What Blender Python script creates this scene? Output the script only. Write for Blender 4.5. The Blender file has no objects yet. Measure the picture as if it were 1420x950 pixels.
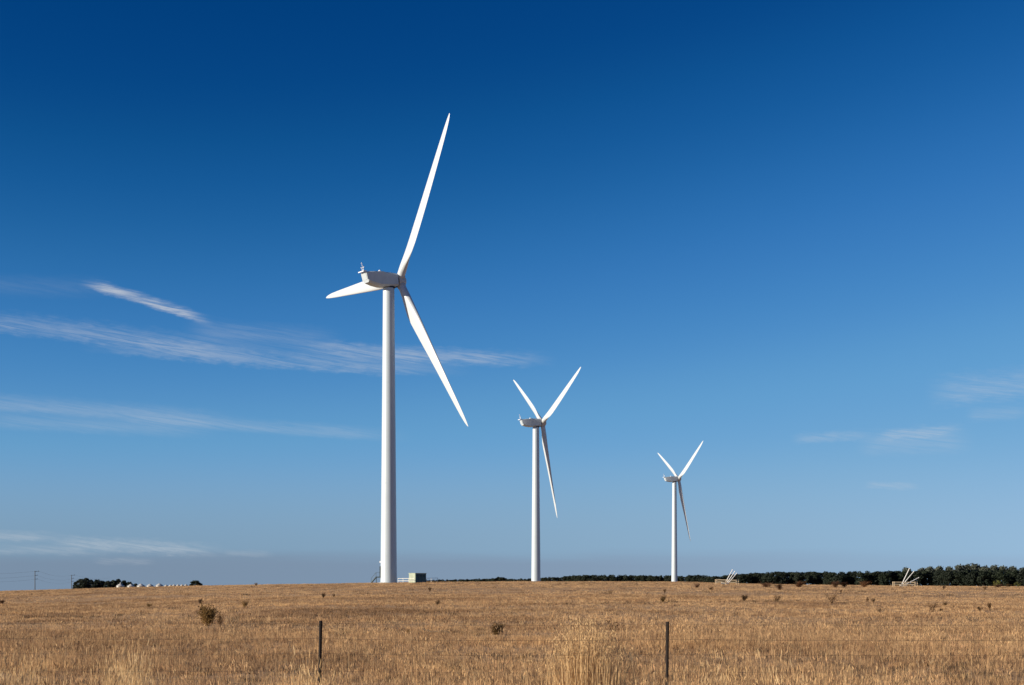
import bpy, math, random
import numpy as np
from mathutils import Vector, Matrix

rnd = random.Random(7)
nrg = np.random.default_rng(11)
sc = bpy.context.scene
COL = sc.collection

# ------------------------------------------------------------------ camera
EYE = 1.75
FPX, CX, HY = 1972.2, 710.0, 811.0          # focal length, centre column and eye level of the photograph (1420 wide)
cam_data = bpy.data.cameras.new("camera")
cam_data.lens = 50.0
cam_data.sensor_width = 36.0
cam_data.shift_y = (HY - 475.0) / 1420.0
cam_data.clip_start = 0.1
cam_data.clip_end = 40000.0
cam = bpy.data.objects.new("camera", cam_data)
cam.location = (0, 0, EYE)
cam.rotation_euler = (math.pi / 2, 0, 0)
COL.objects.link(cam)
sc.camera = cam

# ------------------------------------------------------------------ light
SUN_EL = math.radians(14.5)
SUN_X, SUN_Y = -0.9272, -0.3746              # horizontal direction towards the sun: left, a little behind the camera
sun_data = bpy.data.lights.new("sun", 'SUN')
sun_data.energy = 5.0
sun_data.angle = math.radians(0.53)
sun_data.color = (1.0, 0.87, 0.69)
sun = bpy.data.objects.new("sun", sun_data)
to_sun = Vector((SUN_X * math.cos(SUN_EL), SUN_Y * math.cos(SUN_EL), math.sin(SUN_EL)))
sun.rotation_euler = to_sun.to_track_quat('Z', 'Y').to_euler()
sun.location = (-60, -20, 60)
COL.objects.link(sun)

sc.view_settings.view_transform = 'Standard'
sc.view_settings.look = 'None'
sc.view_settings.exposure = 0.68
sc.view_settings.gamma = 1.0
sc.view_settings.use_curve_mapping = False
sc.render.engine = 'CYCLES'
sc.cycles.max_bounces = 6
sc.cycles.transparent_max_bounces = 8

# ------------------------------------------------------------------ sky
world = bpy.data.worlds.new("World")
sc.world = world
world.use_nodes = True
wt = world.node_tree
wt.nodes.clear()
W = wt.nodes.new
WL = wt.links.new


def wmath(op, a, b=None, c=None, clamp=False):
    n = W('ShaderNodeMath')
    n.operation = op
    n.use_clamp = clamp
    for i, v in enumerate((a, b, c)):
        if v is None:
            continue
        if isinstance(v, (int, float)):
            n.inputs[i].default_value = v
        else:
            WL(v, n.inputs[i])
    return n.outputs[0]


def wrange(v, a, b, c=0.0, d=1.0):
    n = W('ShaderNodeMapRange')
    n.interpolation_type = 'SMOOTHSTEP'
    n.inputs['From Min'].default_value = a
    n.inputs['From Max'].default_value = b
    n.inputs['To Min'].default_value = c
    n.inputs['To Max'].default_value = d
    WL(v, n.inputs['Value'])
    return n.outputs['Result']


def wmix(fac, a, b):
    n = W('ShaderNodeMix')
    n.data_type = 'RGBA'
    for i, v in ((0, fac), (6, a), (7, b)):
        if isinstance(v, (int, float)):
            n.inputs[i].default_value = v
        elif isinstance(v, tuple):
            n.inputs[i].default_value = (*v, 1.0)
        else:
            WL(v, n.inputs[i])
    return n.outputs[2]


sky = W('ShaderNodeTexSky')
sky.sky_type = 'NISHITA'
sky.sun_disc = False
sky.sun_elevation = SUN_EL
sky.sun_rotation = math.atan2(SUN_X, SUN_Y)
sky.air_density, sky.dust_density, sky.ozone_density, sky.altitude = 0.7, 0.1, 5.0, 1500.0
tenth = W('ShaderNodeVectorMath')
tenth.operation = 'SCALE'
tenth.inputs['Scale'].default_value = 0.097
WL(sky.outputs[0], tenth.inputs[0])
# the deep polarised blue of the photograph: one tone curve per channel for the whole sky
crv = W('ShaderNodeRGBCurve')
cm = crv.mapping
cm.use_clip = False
cm.extend = 'HORIZONTAL'
CUR = [
    [(0, 0), (.035, .0006), (.044, .0055), (.055, .022), (.062, .036), (.076, .065), (.096, .112), (.107, .130), (.16, .20), (.30, .30), (1, .8)],
    [(0, 0), (.091, .053), (.111, .089), (.144, .162), (.16, .194), (.193, .256), (.243, .338), (.26, .352), (.35, .415), (.6, .52), (1, .8)],
    [(0, 0), (.235, .222), (.289, .325), (.357, .462), (.377, .492), (.434, .556), (.50, .610), (.54, .632), (.65, .665), (1, .85)]]
for k in range(3):
    c = cm.curves[k]
    pts = CUR[k]
    c.points[0].location = pts[0]
    c.points[1].location = pts[-1]
    for p in pts[1:-1]:
        c.points.new(*p)
cm.update()
WL(tenth.outputs[0], crv.inputs['Color'])

tc = W('ShaderNodeTexCoord')
sep = W('ShaderNodeSeparateXYZ')
WL(tc.outputs['Generated'], sep.inputs[0])
az = wmath('MULTIPLY', wmath('ARCTAN2', sep.outputs[0], sep.outputs[1]), 180 / math.pi)
el = wmath('MULTIPLY', wmath('ARCSINE', sep.outputs[2]), 180 / math.pi)


def azel(px, py):
    """azimuth and elevation (degrees) of a place in the sky"""
    x, z = (px - CX) / FPX, (HY - py) / FPX
    return math.degrees(math.atan(x)), math.degrees(math.atan(z / math.hypot(1, x)))


# grey-violet haze bank low over the horizon, all round
haze_noise = W('ShaderNodeTexNoise')
hv = W('ShaderNodeCombineXYZ')
WL(wmath('MULTIPLY', az, 0.10), hv.inputs[0])
WL(wmath('MULTIPLY', el, 1.3), hv.inputs[1])
WL(hv.outputs[0], haze_noise.inputs['Vector'])
haze_noise.inputs['Scale'].default_value = 1.0
haze_noise.inputs['Detail'].default_value = 4.0
hz_el = wmath('ADD', el, wmath('MULTIPLY', wmath('SUBTRACT', haze_noise.outputs[0], 0.5), 0.8))
low = wrange(el, 6.0, 0.4)
# skylight is darkest at a right angle to the sun and brightens towards and away from it
dsun = wmath('ADD', wmath('MULTIPLY', sep.outputs[0], SUN_X), wmath('MULTIPLY', sep.outputs[1], SUN_Y))
fsun = wmath('ADD', wmath('MULTIPLY', wmath('MULTIPLY', dsun, dsun), 0.95), 0.86)


def scaled(col):
    n = W('ShaderNodeVectorMath')
    n.operation = 'SCALE'
    n.inputs[0].default_value = col
    WL(fsun, n.inputs['Scale'])
    return n.outputs[0]


c1 = wmix(wmath('MULTIPLY', low, 0.95), crv.outputs[0], scaled((.238, .376, .522)))
bank = wmath('MULTIPLY', wrange(hz_el, 1.5, 0.75), wrange(az, 15.0, 3.0, 0.35, 0.72))
c2 = wmix(bank, c1, scaled((.220, .295, .410)))

# fibrous noise used by all the cirrus wisps
fv = W('ShaderNodeCombineXYZ')
WL(wmath('MULTIPLY', az, 0.30), fv.inputs[0])
WL(wmath('ADD', wmath('MULTIPLY', el, 5.6), wmath('MULTIPLY', az, 0.80)), fv.inputs[1])
fib = W('ShaderNodeTexNoise')
fib.inputs['Scale'].default_value = 1.3
fib.inputs['Detail'].default_value = 8.0
fib.inputs['Roughness'].default_value = 0.70
fib.inputs['Distortion'].default_value = 0.9
WL(fv.outputs[0], fib.inputs['Vector'])
fv2 = W('ShaderNodeCombineXYZ')
WL(wmath('MULTIPLY', az, 1.6), fv2.inputs[0])
WL(wmath('MULTIPLY', el, 5.0), fv2.inputs[1])
fib2 = W('ShaderNodeTexNoise')
fib2.inputs['Scale'].default_value = 1.0
fib2.inputs['Detail'].default_value = 6.0
fib2.inputs['Roughness'].default_value = 0.6
WL(fv2.outputs[0], fib2.inputs['Vector'])


def wisp(x0, y0, x1, y1, half_px, strength, sharp_low=1.0, contrast=1.0, bend=0.0, ragged=0.9):
    a0, e0 = azel(x0, y0)
    a1, e1 = azel(x1, y1)
    ca, ce = (a0 + a1) / 2, (e0 + e1) / 2
    hl = math.hypot(a1 - a0, e1 - e0) / 2
    th = math.atan2(e1 - e0, a1 - a0)
    hw = math.degrees(half_px / FPX)
    da, de = wmath('SUBTRACT', az, ca), wmath('SUBTRACT', el, ce)
    s = wmath('ADD', wmath('MULTIPLY', da, math.cos(th) / hl), wmath('MULTIPLY', de, math.sin(th) / hl))
    t = wmath('ADD', wmath('MULTIPLY', da, -math.sin(th) / hw), wmath('MULTIPLY', de, math.cos(th) / hw))
    if bend:
        t = wmath('ADD', t, wmath('MULTIPLY', wmath('SUBTRACT', wmath('MULTIPLY', s, s), 0.5), bend))
    t = wmath('ADD', t, wmath('MULTIPLY', wmath('SUBTRACT', fib2.outputs[0], 0.5), ragged))
    up = wrange(t, 1.6, -0.3)
    dn = wrange(t, -1.0 * sharp_low - 0.7, -0.3)
    ends = wmath('MULTIPLY', wrange(s, -1.12, -0.62), wrange(s, 1.12, 0.45))
    tex = wrange(fib.outputs[0], 0.5 - 0.34 / contrast, 0.5 + 0.24 / contrast, 0.12, 1.25)
    m = wmath('MULTIPLY', wmath('MULTIPLY', up, dn), wmath('MULTIPLY', ends, tex))
    return wmath('MULTIPLY', m, strength)


WISPS = [
    (119, 391, 292, 445, 6.2, .58, .8, 1.8, 0.30, 1.8),
    (-60, 440, 330, 487, 13, .21, .6, 1.6, 0.3, 1.6),
    (130, 476, 640, 512, 12, .24, .6, 1.6, -0.2, 1.6),
    (420, 480, 760, 499, 9, .31, .9, 1.6, -0.3, 1.8),
    (260, 455, 470, 470, 12, .13, 1.5, 1.3, 0),
    (-40, 391, 160, 396, 10, .05, 1.5, 1.0, 0),
    (-80, 553, 330, 583, 11, .19, .6, 1.0, 0.2),
    (170, 578, 560, 604, 8, .17, .8, 1.0, 0.2),
    (-40, 580, 300, 596, 9, .14, 1.0, 1.0, 0),
    (1290, 542, 1520, 520, 17, .19, 1.0, 1.6, 0, 1.8),
    (1100, 608, 1210, 602, 6, .17, 1.0, 1.6, 0, 2.2),
    (1215, 604, 1335, 594, 7, .24, 1.0, 1.8, 0, 2.4),
    (1190, 614, 1350, 608, 14, .13, 1.0, 1.3, 0),
    (1340, 575, 1430, 570, 8, .12, 1.0, 1.3, 0),
    (1200, 672, 1275, 674, 4, .17, 1.0, 1.4, 0, 2.0),
    (-60, 742, 85, 744, 6, .27, 1.0, 1.4, 0, 2.0),
    (70, 750, 310, 764, 8, .30, 1.0, 1.7, 0.2, 2.2),
    (-60, 760, 160, 763, 6, .16, 1.0, 1.4, 0, 2.0),
    (130, 777, 215, 779, 4, .15, 1.0, 1.4, 0, 2.0),
    (310, 766, 380, 768, 4, .12, 1.0, 1.4, 0, 2.0),
]
tot = None
for wsp in WISPS:
    m = wisp(*wsp)
    # thin veils add up like layers of gauze
    tot = m if tot is None else wmath('SUBTRACT', wmath('ADD', tot, m), wmath('MULTIPLY', tot, m))
tot = wmath('MINIMUM', tot, 0.85)
c3 = wmix(tot, c2, (.60, .63, .67))
back = W('ShaderNodeVectorMath')
back.operation = 'SCALE'
back.inputs['Scale'].default_value = 10.0
WL(c3, back.inputs[0])
bg = W('ShaderNodeBackground')
bg.inputs['Strength'].default_value = 0.0624
WL(back.outputs[0], bg.inputs['Color'])
wo = W('ShaderNodeOutputWorld')
WL(bg.outputs[0], wo.inputs['Surface'])

# ------------------------------------------------------------------ helpers


def tag(o, label=None, cat=None, group=None, kind=None):
    for k, v in (('label', label), ('category', cat), ('group', group), ('kind', kind)):
        if v:
            o[k] = v
    return o


def thing(name, label, cat, loc=(0, 0, 0), rotz=0.0, group=None):
    o = bpy.data.objects.new(name, None)
    o.empty_display_size = 0.5
    o.location = loc
    o.rotation_euler = (0, 0, rotz)
    COL.objects.link(o)
    return tag(o, label, cat, group)


def copy_tree(root, loc, rotz=0.0, scale=None, label=None, group=None):
    r = root.copy()
    COL.objects.link(r)
    r.location = loc
    r.rotation_euler = (0, 0, rotz)
    if scale is not None:
        r.scale = scale
    if label:
        r['label'] = label
    if group:
        r['group'] = group
    for ch in list(root.children):
        c = ch.copy()
        COL.objects.link(c)
        c.parent = r
        for g in list(ch.children):
            d = g.copy()
            COL.objects.link(d)
            d.parent = c
    return r


class MB:
    """collects simple shapes into one mesh"""

    def __init__(self):
        self.v, self.f = [], []

    def box(self, c, s, rot=None):
        b = len(self.v)
        for x in (-.5, .5):
            for y in (-.5, .5):
                for z in (-.5, .5):
                    p = Vector((x * s[0], y * s[1], z * s[2]))
                    if rot is not None:
                        p = rot @ p
                    self.v.append(tuple(Vector(c) + p))
        self.f += [tuple(b + i for i in q) for q in
                   ((0, 1, 3, 2), (4, 6, 7, 5), (0, 4, 5, 1), (2, 3, 7, 6), (0, 2, 6, 4), (1, 5, 7, 3))]

    def tube(self, p0, p1, r0, r1=None, n=8, caps=True):
        r1 = r0 if r1 is None else r1
        p0, p1 = Vector(p0), Vector(p1)
        d = (p1 - p0).normalized()
        a = d.orthogonal().normalized()
        bb = d.cross(a)
        b = len(self.v)
        for p, r in ((p0, r0), (p1, r1)):
            for i in range(n):
                t = 2 * math.pi * i / n
                self.v.append(tuple(p + (a * math.cos(t) + bb * math.sin(t)) * r))
        for i in range(n):
            j = (i + 1) % n
            self.f.append((b + i, b + j, b + n + j, b + n + i))
        if caps:
            self.f.append(tuple(b + i for i in reversed(range(n))))
            self.f.append(tuple(b + n + i for i in range(n)))

    def path(self, pts, r, n=6):
        rs = r if isinstance(r, (list, tuple)) else [r] * len(pts)
        for i in range(len(pts) - 1):
            self.tube(pts[i], pts[i + 1], rs[i], rs[i + 1], n)

    def loft(self, rings, cap0=True, cap1=True):
        b = len(self.v)
        n = len(rings[0])
        for r in rings:
            self.v += [tuple(p) for p in r]
        for k in range(len(rings) - 1):
            for i in range(n):
                j = (i + 1) % n
                self.f.append((b + k * n + i, b + k * n + j, b + (k + 1) * n + j, b + (k + 1) * n + i))
        if cap0:
            self.f.append(tuple(b + i for i in reversed(range(n))))
        if cap1:
            m = b + (len(rings) - 1) * n
            self.f.append(tuple(m + i for i in range(n)))

    def lathe(self, prof, n=32, axis='Z', origin=(0, 0, 0)):
        rings = []
        o = Vector(origin)
        for r, h in prof:
            ring = []
            for i in range(n):
                t = 2 * math.pi * i / n
                a, b = r * math.cos(t), r * math.sin(t)
                ring.append(o + (Vector((a, b, h)) if axis == 'Z' else Vector((h, a, b))))
            rings.append(ring)
        self.loft(rings)

    def poly(self, pts):
        b = len(self.v)
        self.v += [tuple(p) for p in pts]
        self.f.append(tuple(range(b, b + len(pts))))

    def mesh(self, name, mat, smooth=None):
        me = bpy.data.meshes.new(name)
        me.from_pydata(self.v, [], self.f)
        me.validate()
        if isinstance(mat, (list, tuple)):
            for m in mat:
                me.materials.append(m)
        elif mat:
            me.materials.append(mat)
        if smooth is not None:
            if smooth >= 179:
                me.shade_smooth()
            else:
                me.polygons.foreach_set('use_smooth', [True] * len(me.polygons))
                me.set_sharp_from_angle(angle=math.radians(smooth))
        return me

    def build(self, name, mat, parent=None, smooth=None):
        o = bpy.data.objects.new(name, self.mesh(name, mat, smooth))
        COL.objects.link(o)
        if parent:
            o.parent = parent
        return o


# ------------------------------------------------------------------ terrain: a very gentle rise to a crest about 350 m away
CREST = 352.0
SKX = np.array([-400, 0, 50, 100, 180, 280, 400, 540, 640, 744, 936, 1000, 1100, 1250, 1420, 1800.])
SKY_ = np.array([822, 819.5, 818.2, 816.6, 814.6, 812.3, 810.4, 808.0, 807.0, 806.4, 807.0, 808.6, 810.9, 812.6, 813.4, 814.])
_xx = np.linspace(-400, 1800, 441)
_yy = np.interp(_xx, SKX, SKY_)
_k = np.ones(17) / 17
_yy = np.convolve(np.pad(_yy, 8, mode='edge'), _k, 'valid')


def ground_z(x, y):
    x = np.asarray(x, float)
    y = np.asarray(y, float)
    r = np.hypot(x, y)
    t = np.arctan2(x, y)
    tt = np.clip(t, -0.55, 0.55)
    px = CX + FPX * np.tan(tt)
    s = (HY - np.interp(px, _xx, _yy)) / FPX
    zc = s * CREST / np.cos(tt)
    fall = np.interp(px, [200, 1150], [0.0064, 0.0030])
    up = -1.75 + (zc + 1.75) * np.clip((r - 25) / (CREST - 25), 0, 1)
    over = np.maximum(r - CREST, 0)
    z = up - fall * np.sqrt(over ** 2 + 400) + fall * 20
    behind = np.clip((np.abs(t) - 0.55) / 1.2, 0, 1)
    z = z * (1 - behind) + (-1.75 - 0.004 * np.maximum(r - 25, 0)) * behind
    z = z + EYE
    bump = 0.035 * np.sin(x * 0.31 + 1.3 * np.sin(y * 0.13)) + 0.03 * np.sin(y * 0.37 + x * 0.11) \
        + 0.05 * np.sin(x * 0.043 + 0.7) * np.sin(y * 0.061)
    return z + bump * np.clip((r - 12) / 20, 0, 1) * np.clip((420 - r) / 100, 0, 1)


def gz(x, y):
    return float(ground_z(x, y))


def pix_at(px, py, lo=15.0, hi=351.0):
    """the point of the ground seen at a place in the photograph"""
    u = (px - CX) / FPX
    for _ in range(40):
        m = (lo + hi) / 2
        yy = HY - FPX * (gz(u * m, m) - EYE) / m
        if yy > py:
            lo = m
        else:
            hi = m
    y = (lo + hi) / 2
    return Vector((u * y, y, gz(u * y, y)))


def at(px, depth):
    """ground point in the direction of a photograph column, at a depth"""
    x = (px - CX) / FPX * depth
    return Vector((x, depth, gz(x, depth)))


# ------------------------------------------------------------------ materials
def new_mat(name):
    m = bpy.data.materials.new(name)
    m.use_nodes = True
    nt = m.node_tree
    return m, nt, nt.nodes['Principled BSDF'], nt.nodes['Material Output']


def N(nt, kind, **kw):
    n = nt.nodes.new(kind)
    for k, v in kw.items():
        if k in n.inputs:
            n.inputs[k].default_value = v
        else:
            setattr(n, k, v)
    return n


def ramp(nt, fac, stops):
    r = nt.nodes.new('ShaderNodeValToRGB')
    e = r.color_ramp.elements
    e[0].position, e[0].color = stops[0][0], (*stops[0][1], 1)
    e[1].position, e[1].color = stops[-1][0], (*stops[-1][1], 1)
    for p, c in stops[1:-1]:
        q = e.new(p)
        q.color = (*c, 1)
    nt.links.new(fac, r.inputs[0])
    return r.outputs[0]


def mixc(nt, fac, a, b, mode='MIX'):
    n = nt.nodes.new('ShaderNodeMix')
    n.data_type = 'RGBA'
    n.blend_type = mode
    for i, v in ((0, fac), (6, a), (7, b)):
        if isinstance(v, (int, float)):
            n.inputs[i].default_value = v
        elif isinstance(v, tuple):
            n.inputs[i].default_value = (*v, 1.0)
        else:
            nt.links.new(v, n.inputs[i])
    return n.outputs[2]


def painted(name, col, rough=0.4, wear=0.12, streak=0.0, metallic=0.0, scale=1.0):
    """paint or metal with faint large-scale grime and streaks"""
    m, nt, p, out = new_mat(name)
    tcx = N(nt, 'ShaderNodeTexCoord')
    nz = N(nt, 'ShaderNodeTexNoise', Scale=0.6 * scale, Detail=6.0, Roughness=0.65)
    nt.links.new(tcx.outputs['Object'], nz.inputs['Vector'])
    mp = N(nt, 'ShaderNodeMapping')
    mp.inputs['Scale'].default_value = (2.2 * scale, 2.2 * scale, 0.05 * scale)
    nt.links.new(tcx.outputs['Object'], mp.inputs['Vector'])
    st = N(nt, 'ShaderNodeTexNoise', Scale=1.0, Detail=5.0, Roughness=0.6)
    nt.links.new(mp.outputs[0], st.inputs['Vector'])
    dark = tuple(c * (1 - wear * 2.2) for c in col)
    c1 = ramp(nt, nz.outputs[0], [(0.3, dark), (0.62, col)])
    if streak:
        c1 = mixc(nt, streak, c1, ramp(nt, st.outputs[0], [(0.3, tuple(c * .6 for c in col)), (0.6, col)]))
    nt.links.new(c1, p.inputs['Base Color'])
    p.inputs['Roughness'].default_value = rough
    p.inputs['Metallic'].default_value = metallic
    return m


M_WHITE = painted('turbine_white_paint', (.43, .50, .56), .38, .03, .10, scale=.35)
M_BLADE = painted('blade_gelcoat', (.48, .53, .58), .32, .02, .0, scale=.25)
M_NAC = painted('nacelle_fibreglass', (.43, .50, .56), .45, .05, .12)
M_HUB = painted('hub_grey_paint', (.44, .46, .47), .5, .05)
M_DARKSTEEL = painted('dark_steel', (.035, .037, .042), .55, .1, metallic=.3)
M_GALV = painted('galvanised_steel', (.06, .09, .105), .55, .12, metallic=.2)
M_PALE = painted('pale_instrument_paint', (.70, .74, .80), .4, .05)
M_KCREAM = painted('kiosk_pale_green_paint', (.33, .38, .30), .5, .10, .15)
M_KGREEN = painted('kiosk_dark_teal_paint', (.018, .070, .085), .45, .1, .15)
M_RAILW = painted('white_rail_paint', (.74, .74, .70), .5, .08)
M_PIPE = painted('white_pipe_paint', (.86, .86, .84), .35, .03)
M_TIMBER = painted('weathered_pale_timber', (.55, .44, .30), .8, .15, scale=3)
M_RUST = painted('rusted_steel', (.012, .0065, .0045), .95, .2, scale=8)
M_WIRE = painted('aged_fence_wire', (.09, .075, .06), .6, .1, metallic=.6, scale=8)
M_SILO = painted('silo_white_steel', (.50, .49, .47), .4, .06, .1)
M_SILOW = painted('silo_wall_steel', (.30, .30, .29), .45, .08, .2, metallic=.4)
M_POLE = painted('weathered_power_pole', (.075, .075, .08), .8, .15)
M_CABLE = painted('power_cable', (.06, .06, .065), .6, .05)
M_CONC = painted('footing_concrete', (.36, .34, .31), .9, .12, scale=2)


def patch_nodes(nt, pos):
    """broad dry and green-grey patches of the paddock, by place"""
    mp = N(nt, 'ShaderNodeMapping')
    mp.inputs['Scale'].default_value = (0.035, 0.075, 0.0)
    nt.links.new(pos, mp.inputs['Vector'])
    a = N(nt, 'ShaderNodeTexNoise', Scale=1.0, Detail=5.0, Roughness=0.62, Distortion=0.4)
    nt.links.new(mp.outputs[0], a.inputs['Vector'])
    mp2 = N(nt, 'ShaderNodeMapping')
    mp2.inputs['Scale'].default_value = (0.28, 0.42, 0.0)
    mp2.inputs['Location'].default_value = (3.3, 8.1, 0)
    nt.links.new(pos, mp2.inputs['Vector'])
    b = N(nt, 'ShaderNodeTexNoise', Scale=1.0, Detail=4.0, Roughness=0.6)
    nt.links.new(mp2.outputs[0], b.inputs['Vector'])
    return a.outputs[0], b.outputs[0]


# ground
M_GROUND, nt, p, out = new_mat('dry_paddock_soil_and_straw')
geo = N(nt, 'ShaderNodeNewGeometry')
pa, pb = patch_nodes(nt, geo.outputs['Position'])
fine = N(nt, 'ShaderNodeTexNoise', Scale=5.0, Detail=6.0, Roughness=0.75)
nt.links.new(geo.outputs['Position'], fine.inputs['Vector'])
base = ramp(nt, pa, [(.30, (.32, .198, .115)), (.45, (.45, .285, .158)), (.56, (.53, .342, .186)), (.70, (.60, .392, .21))])
base = mixc(nt, 0.55, base, ramp(nt, pb, [(.3, (.30, .19, .11)), (.5, (.46, .29, .16)), (.7, (.56, .365, .20))]))
base = mixc(nt, 0.6, base, ramp(nt, fine.outputs[0], [(.34, (.13, .085, .052)), (.5, (.43, .275, .15)), (.66, (.62, .41, .23))]))
nt.links.new(base, p.inputs['Base Color'])
p.inputs['Roughness'].default_value = 0.95
p.inputs['Specular IOR Level'].default_value = 0.1
bmp = N(nt, 'ShaderNodeBump', Strength=0.6, Distance=0.08)
nt.links.new(fine.outputs[0], bmp.inputs['Height'])
nt.links.new(bmp.outputs[0], p.inputs['Normal'])


def straw(name, stops, patch=0.5, transl=0.25):
    m, nt, p, out = new_mat(name)
    info = N(nt, 'ShaderNodeObjectInfo')
    geo = N(nt, 'ShaderNodeNewGeometry')
    pa, pb = patch_nodes(nt, geo.outputs['Position'])
    c = ramp(nt, info.outputs['Random'], stops)
    tint = ramp(nt, pa, [(.33, (.60, .57, .55)), (.46, (.90, .89, .88)), (.56, (1.06, 1.04, 1.0)), (.70, (1.18, 1.14, 1.04))])
    tint2 = ramp(nt, pb, [(.30, (.66, .64, .66)), (.5, (.98, .98, .98)), (.7, (1.10, 1.08, 1.0))])
    c = mixc(nt, patch, c, mixc(nt, 1.0, c, tint, 'MULTIPLY'))
    c = mixc(nt, patch, c, mixc(nt, 1.0, c, tint2, 'MULTIPLY'))
    nt.links.new(c, p.inputs['Base Color'])
    p.inputs['Roughness'].default_value = 0.8
    p.inputs['Specular IOR Level'].default_value = 0.2
    tr = N(nt, 'ShaderNodeBsdfTranslucent')
    nt.links.new(c, tr.inputs['Color'])
    mx = N(nt, 'ShaderNodeMixShader')
    mx.inputs[0].default_value = transl
    nt.links.new(p.outputs[0], mx.inputs[1])
    nt.links.new(tr.outputs[0], mx.inputs[2])
    nt.links.new(mx.outputs[0], out.inputs['Surface'])
    return m


M_STRAW = straw('dry_grass_straw', [(0.0, (.13, .078, .048)), (.16, (.34, .215, .122)), (.34, (.54, .348, .184)), (.58, (.62, .405, .214)),
                                    (.78, (.70, .485, .265)), (.92, (.53, .31, .17)), (1.0, (.34, .27, .18))], 0.8, .35)
M_GOLD = straw('golden_seed_grass', [(0.0, (.50, .33, .165)), (.4, (.62, .43, .22)), (.75, (.70, .52, .30)), (1.0, (.56, .39, .21))], 0.3, 0.4)
M_BROWN = straw('dead_brown_grass', [(0.0, (.15, .092, .055)), (.5, (.31, .185, .098)), (1.0, (.42, .265, .14))], 0.6, .25)
M_WEEDSHADE = straw('dead_weed_and_shade', [(0.0, (.035, .028, .018)), (.5, (.085, .06, .038)), (1.0, (.13, .095, .055))], 0.2, 0.15)  # dead weeds, and shade between grass tufts put into the colour


def leafy(name, a, b, transl=0.12):
    m, nt, p, out = new_mat(name)
    info = N(nt, 'ShaderNodeObjectInfo')
    geo = N(nt, 'ShaderNodeNewGeometry')
    nz = N(nt, 'ShaderNodeTexNoise', Scale=0.9, Detail=3.0)
    nt.links.new(geo.outputs['Position'], nz.inputs['Vector'])
    c = ramp(nt, nz.outputs[0], [(.3, a), (.7, b)])
    c2 = ramp(nt, info.outputs['Random'], [(0, (.75, .75, .78)), (1, (1.2, 1.15, 1.0))])
    c = mixc(nt, 1.0, c, c2, 'MULTIPLY')
    nt.links.new(c, p.inputs['Base Color'])
    p.inputs['Roughness'].default_value = 0.7
    p.inputs['Specular IOR Level'].default_value = 0.2
    tr = N(nt, 'ShaderNodeBsdfTranslucent')
    nt.links.new(c, tr.inputs['Color'])
    mx = N(nt, 'ShaderNodeMixShader')
    mx.inputs[0].default_value = transl
    nt.links.new(p.outputs[0], mx.inputs[1])
    nt.links.new(tr.outputs[0], mx.inputs[2])
    nt.links.new(mx.outputs[0], out.inputs['Surface'])
    return m


M_PINE = leafy('dark_cypress_foliage', (.007, .012, .009), (.021, .031, .019))
M_GUM = leafy('grey_eucalypt_foliage', (.042, .054, .047), (.075, .088, .076))
M_SHRUB = leafy('green_shrub_foliage', (.06, .07, .02), (.14, .14, .04))
M_BARK = painted('tree_bark', (.075, .06, .045), .9, .2, scale=2)
M_WEEDB = leafy('brown_dock_seed', (.055, .031, .015), (.125, .070, .033))
M_WEEDO = leafy('olive_brown_weed', (.070, .044, .015), (.20, .118, .042))
M_WEEDR = leafy('red_brown_weed', (.075, .034, .018), (.14, .070, .036))
M_STALK = painted('dead_stalk', (.10, .065, .035), .8, .2, scale=6)

# ------------------------------------------------------------------ ground sheet
rr = np.concatenate([[0.0], np.geomspace(2.0, 25, 26), np.linspace(26.5, 345, 200), np.linspace(346, 380, 24), np.geomspace(386, 16000, 46)])
tfront = np.linspace(-0.60, 0.60, 241)
trear = np.linspace(0.60, 2 * math.pi - 0.60, 60)[1:-1]
tt = np.concatenate([tfront, trear])
R, T = np.meshgrid(rr[1:], tt, indexing='ij')
GX, GY = R * np.sin(T), R * np.cos(T)
GZ = ground_z(GX, np.where(np.abs(GY) < 1e-9, 1e-9, GY))
verts = np.concatenate([[[0, 0, gz(0, 1e-6)]], np.stack([GX, GY, GZ], -1).reshape(-1, 3)])
nr, nt_ = R.shape
I, J = np.meshgrid(np.arange(nr - 1), np.arange(nt_), indexing='ij')
Jn = (J + 1) % nt_
quads = np.stack([1 + I * nt_ + J, 1 + I * nt_ + Jn, 1 + (I + 1) * nt_ + Jn, 1 + (I + 1) * nt_ + J], -1).reshape(-1, 4)[:, ::-1]
tris = [(0, 1 + (j + 1) % nt_, 1 + j) for j in range(nt_)]
gm = bpy.data.meshes.new('ground')
gm.from_pydata(verts.tolist(), [], quads.tolist() + tris)
gm.polygons.foreach_set('use_smooth', [True] * len(gm.polygons))
gm.materials.append(M_GROUND)
ground = bpy.data.objects.new('ground', gm)
COL.objects.link(ground)
tag(ground, 'dry stubble paddock rising gently to a low crest', kind='structure')

# ------------------------------------------------------------------ wind turbines
ROTOR = 41.0
TILT = math.radians(6.75)
CONE = math.radians(4.50)
TOWER_TOP = -1.75                                     # below the rotor axis at the tower


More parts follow.
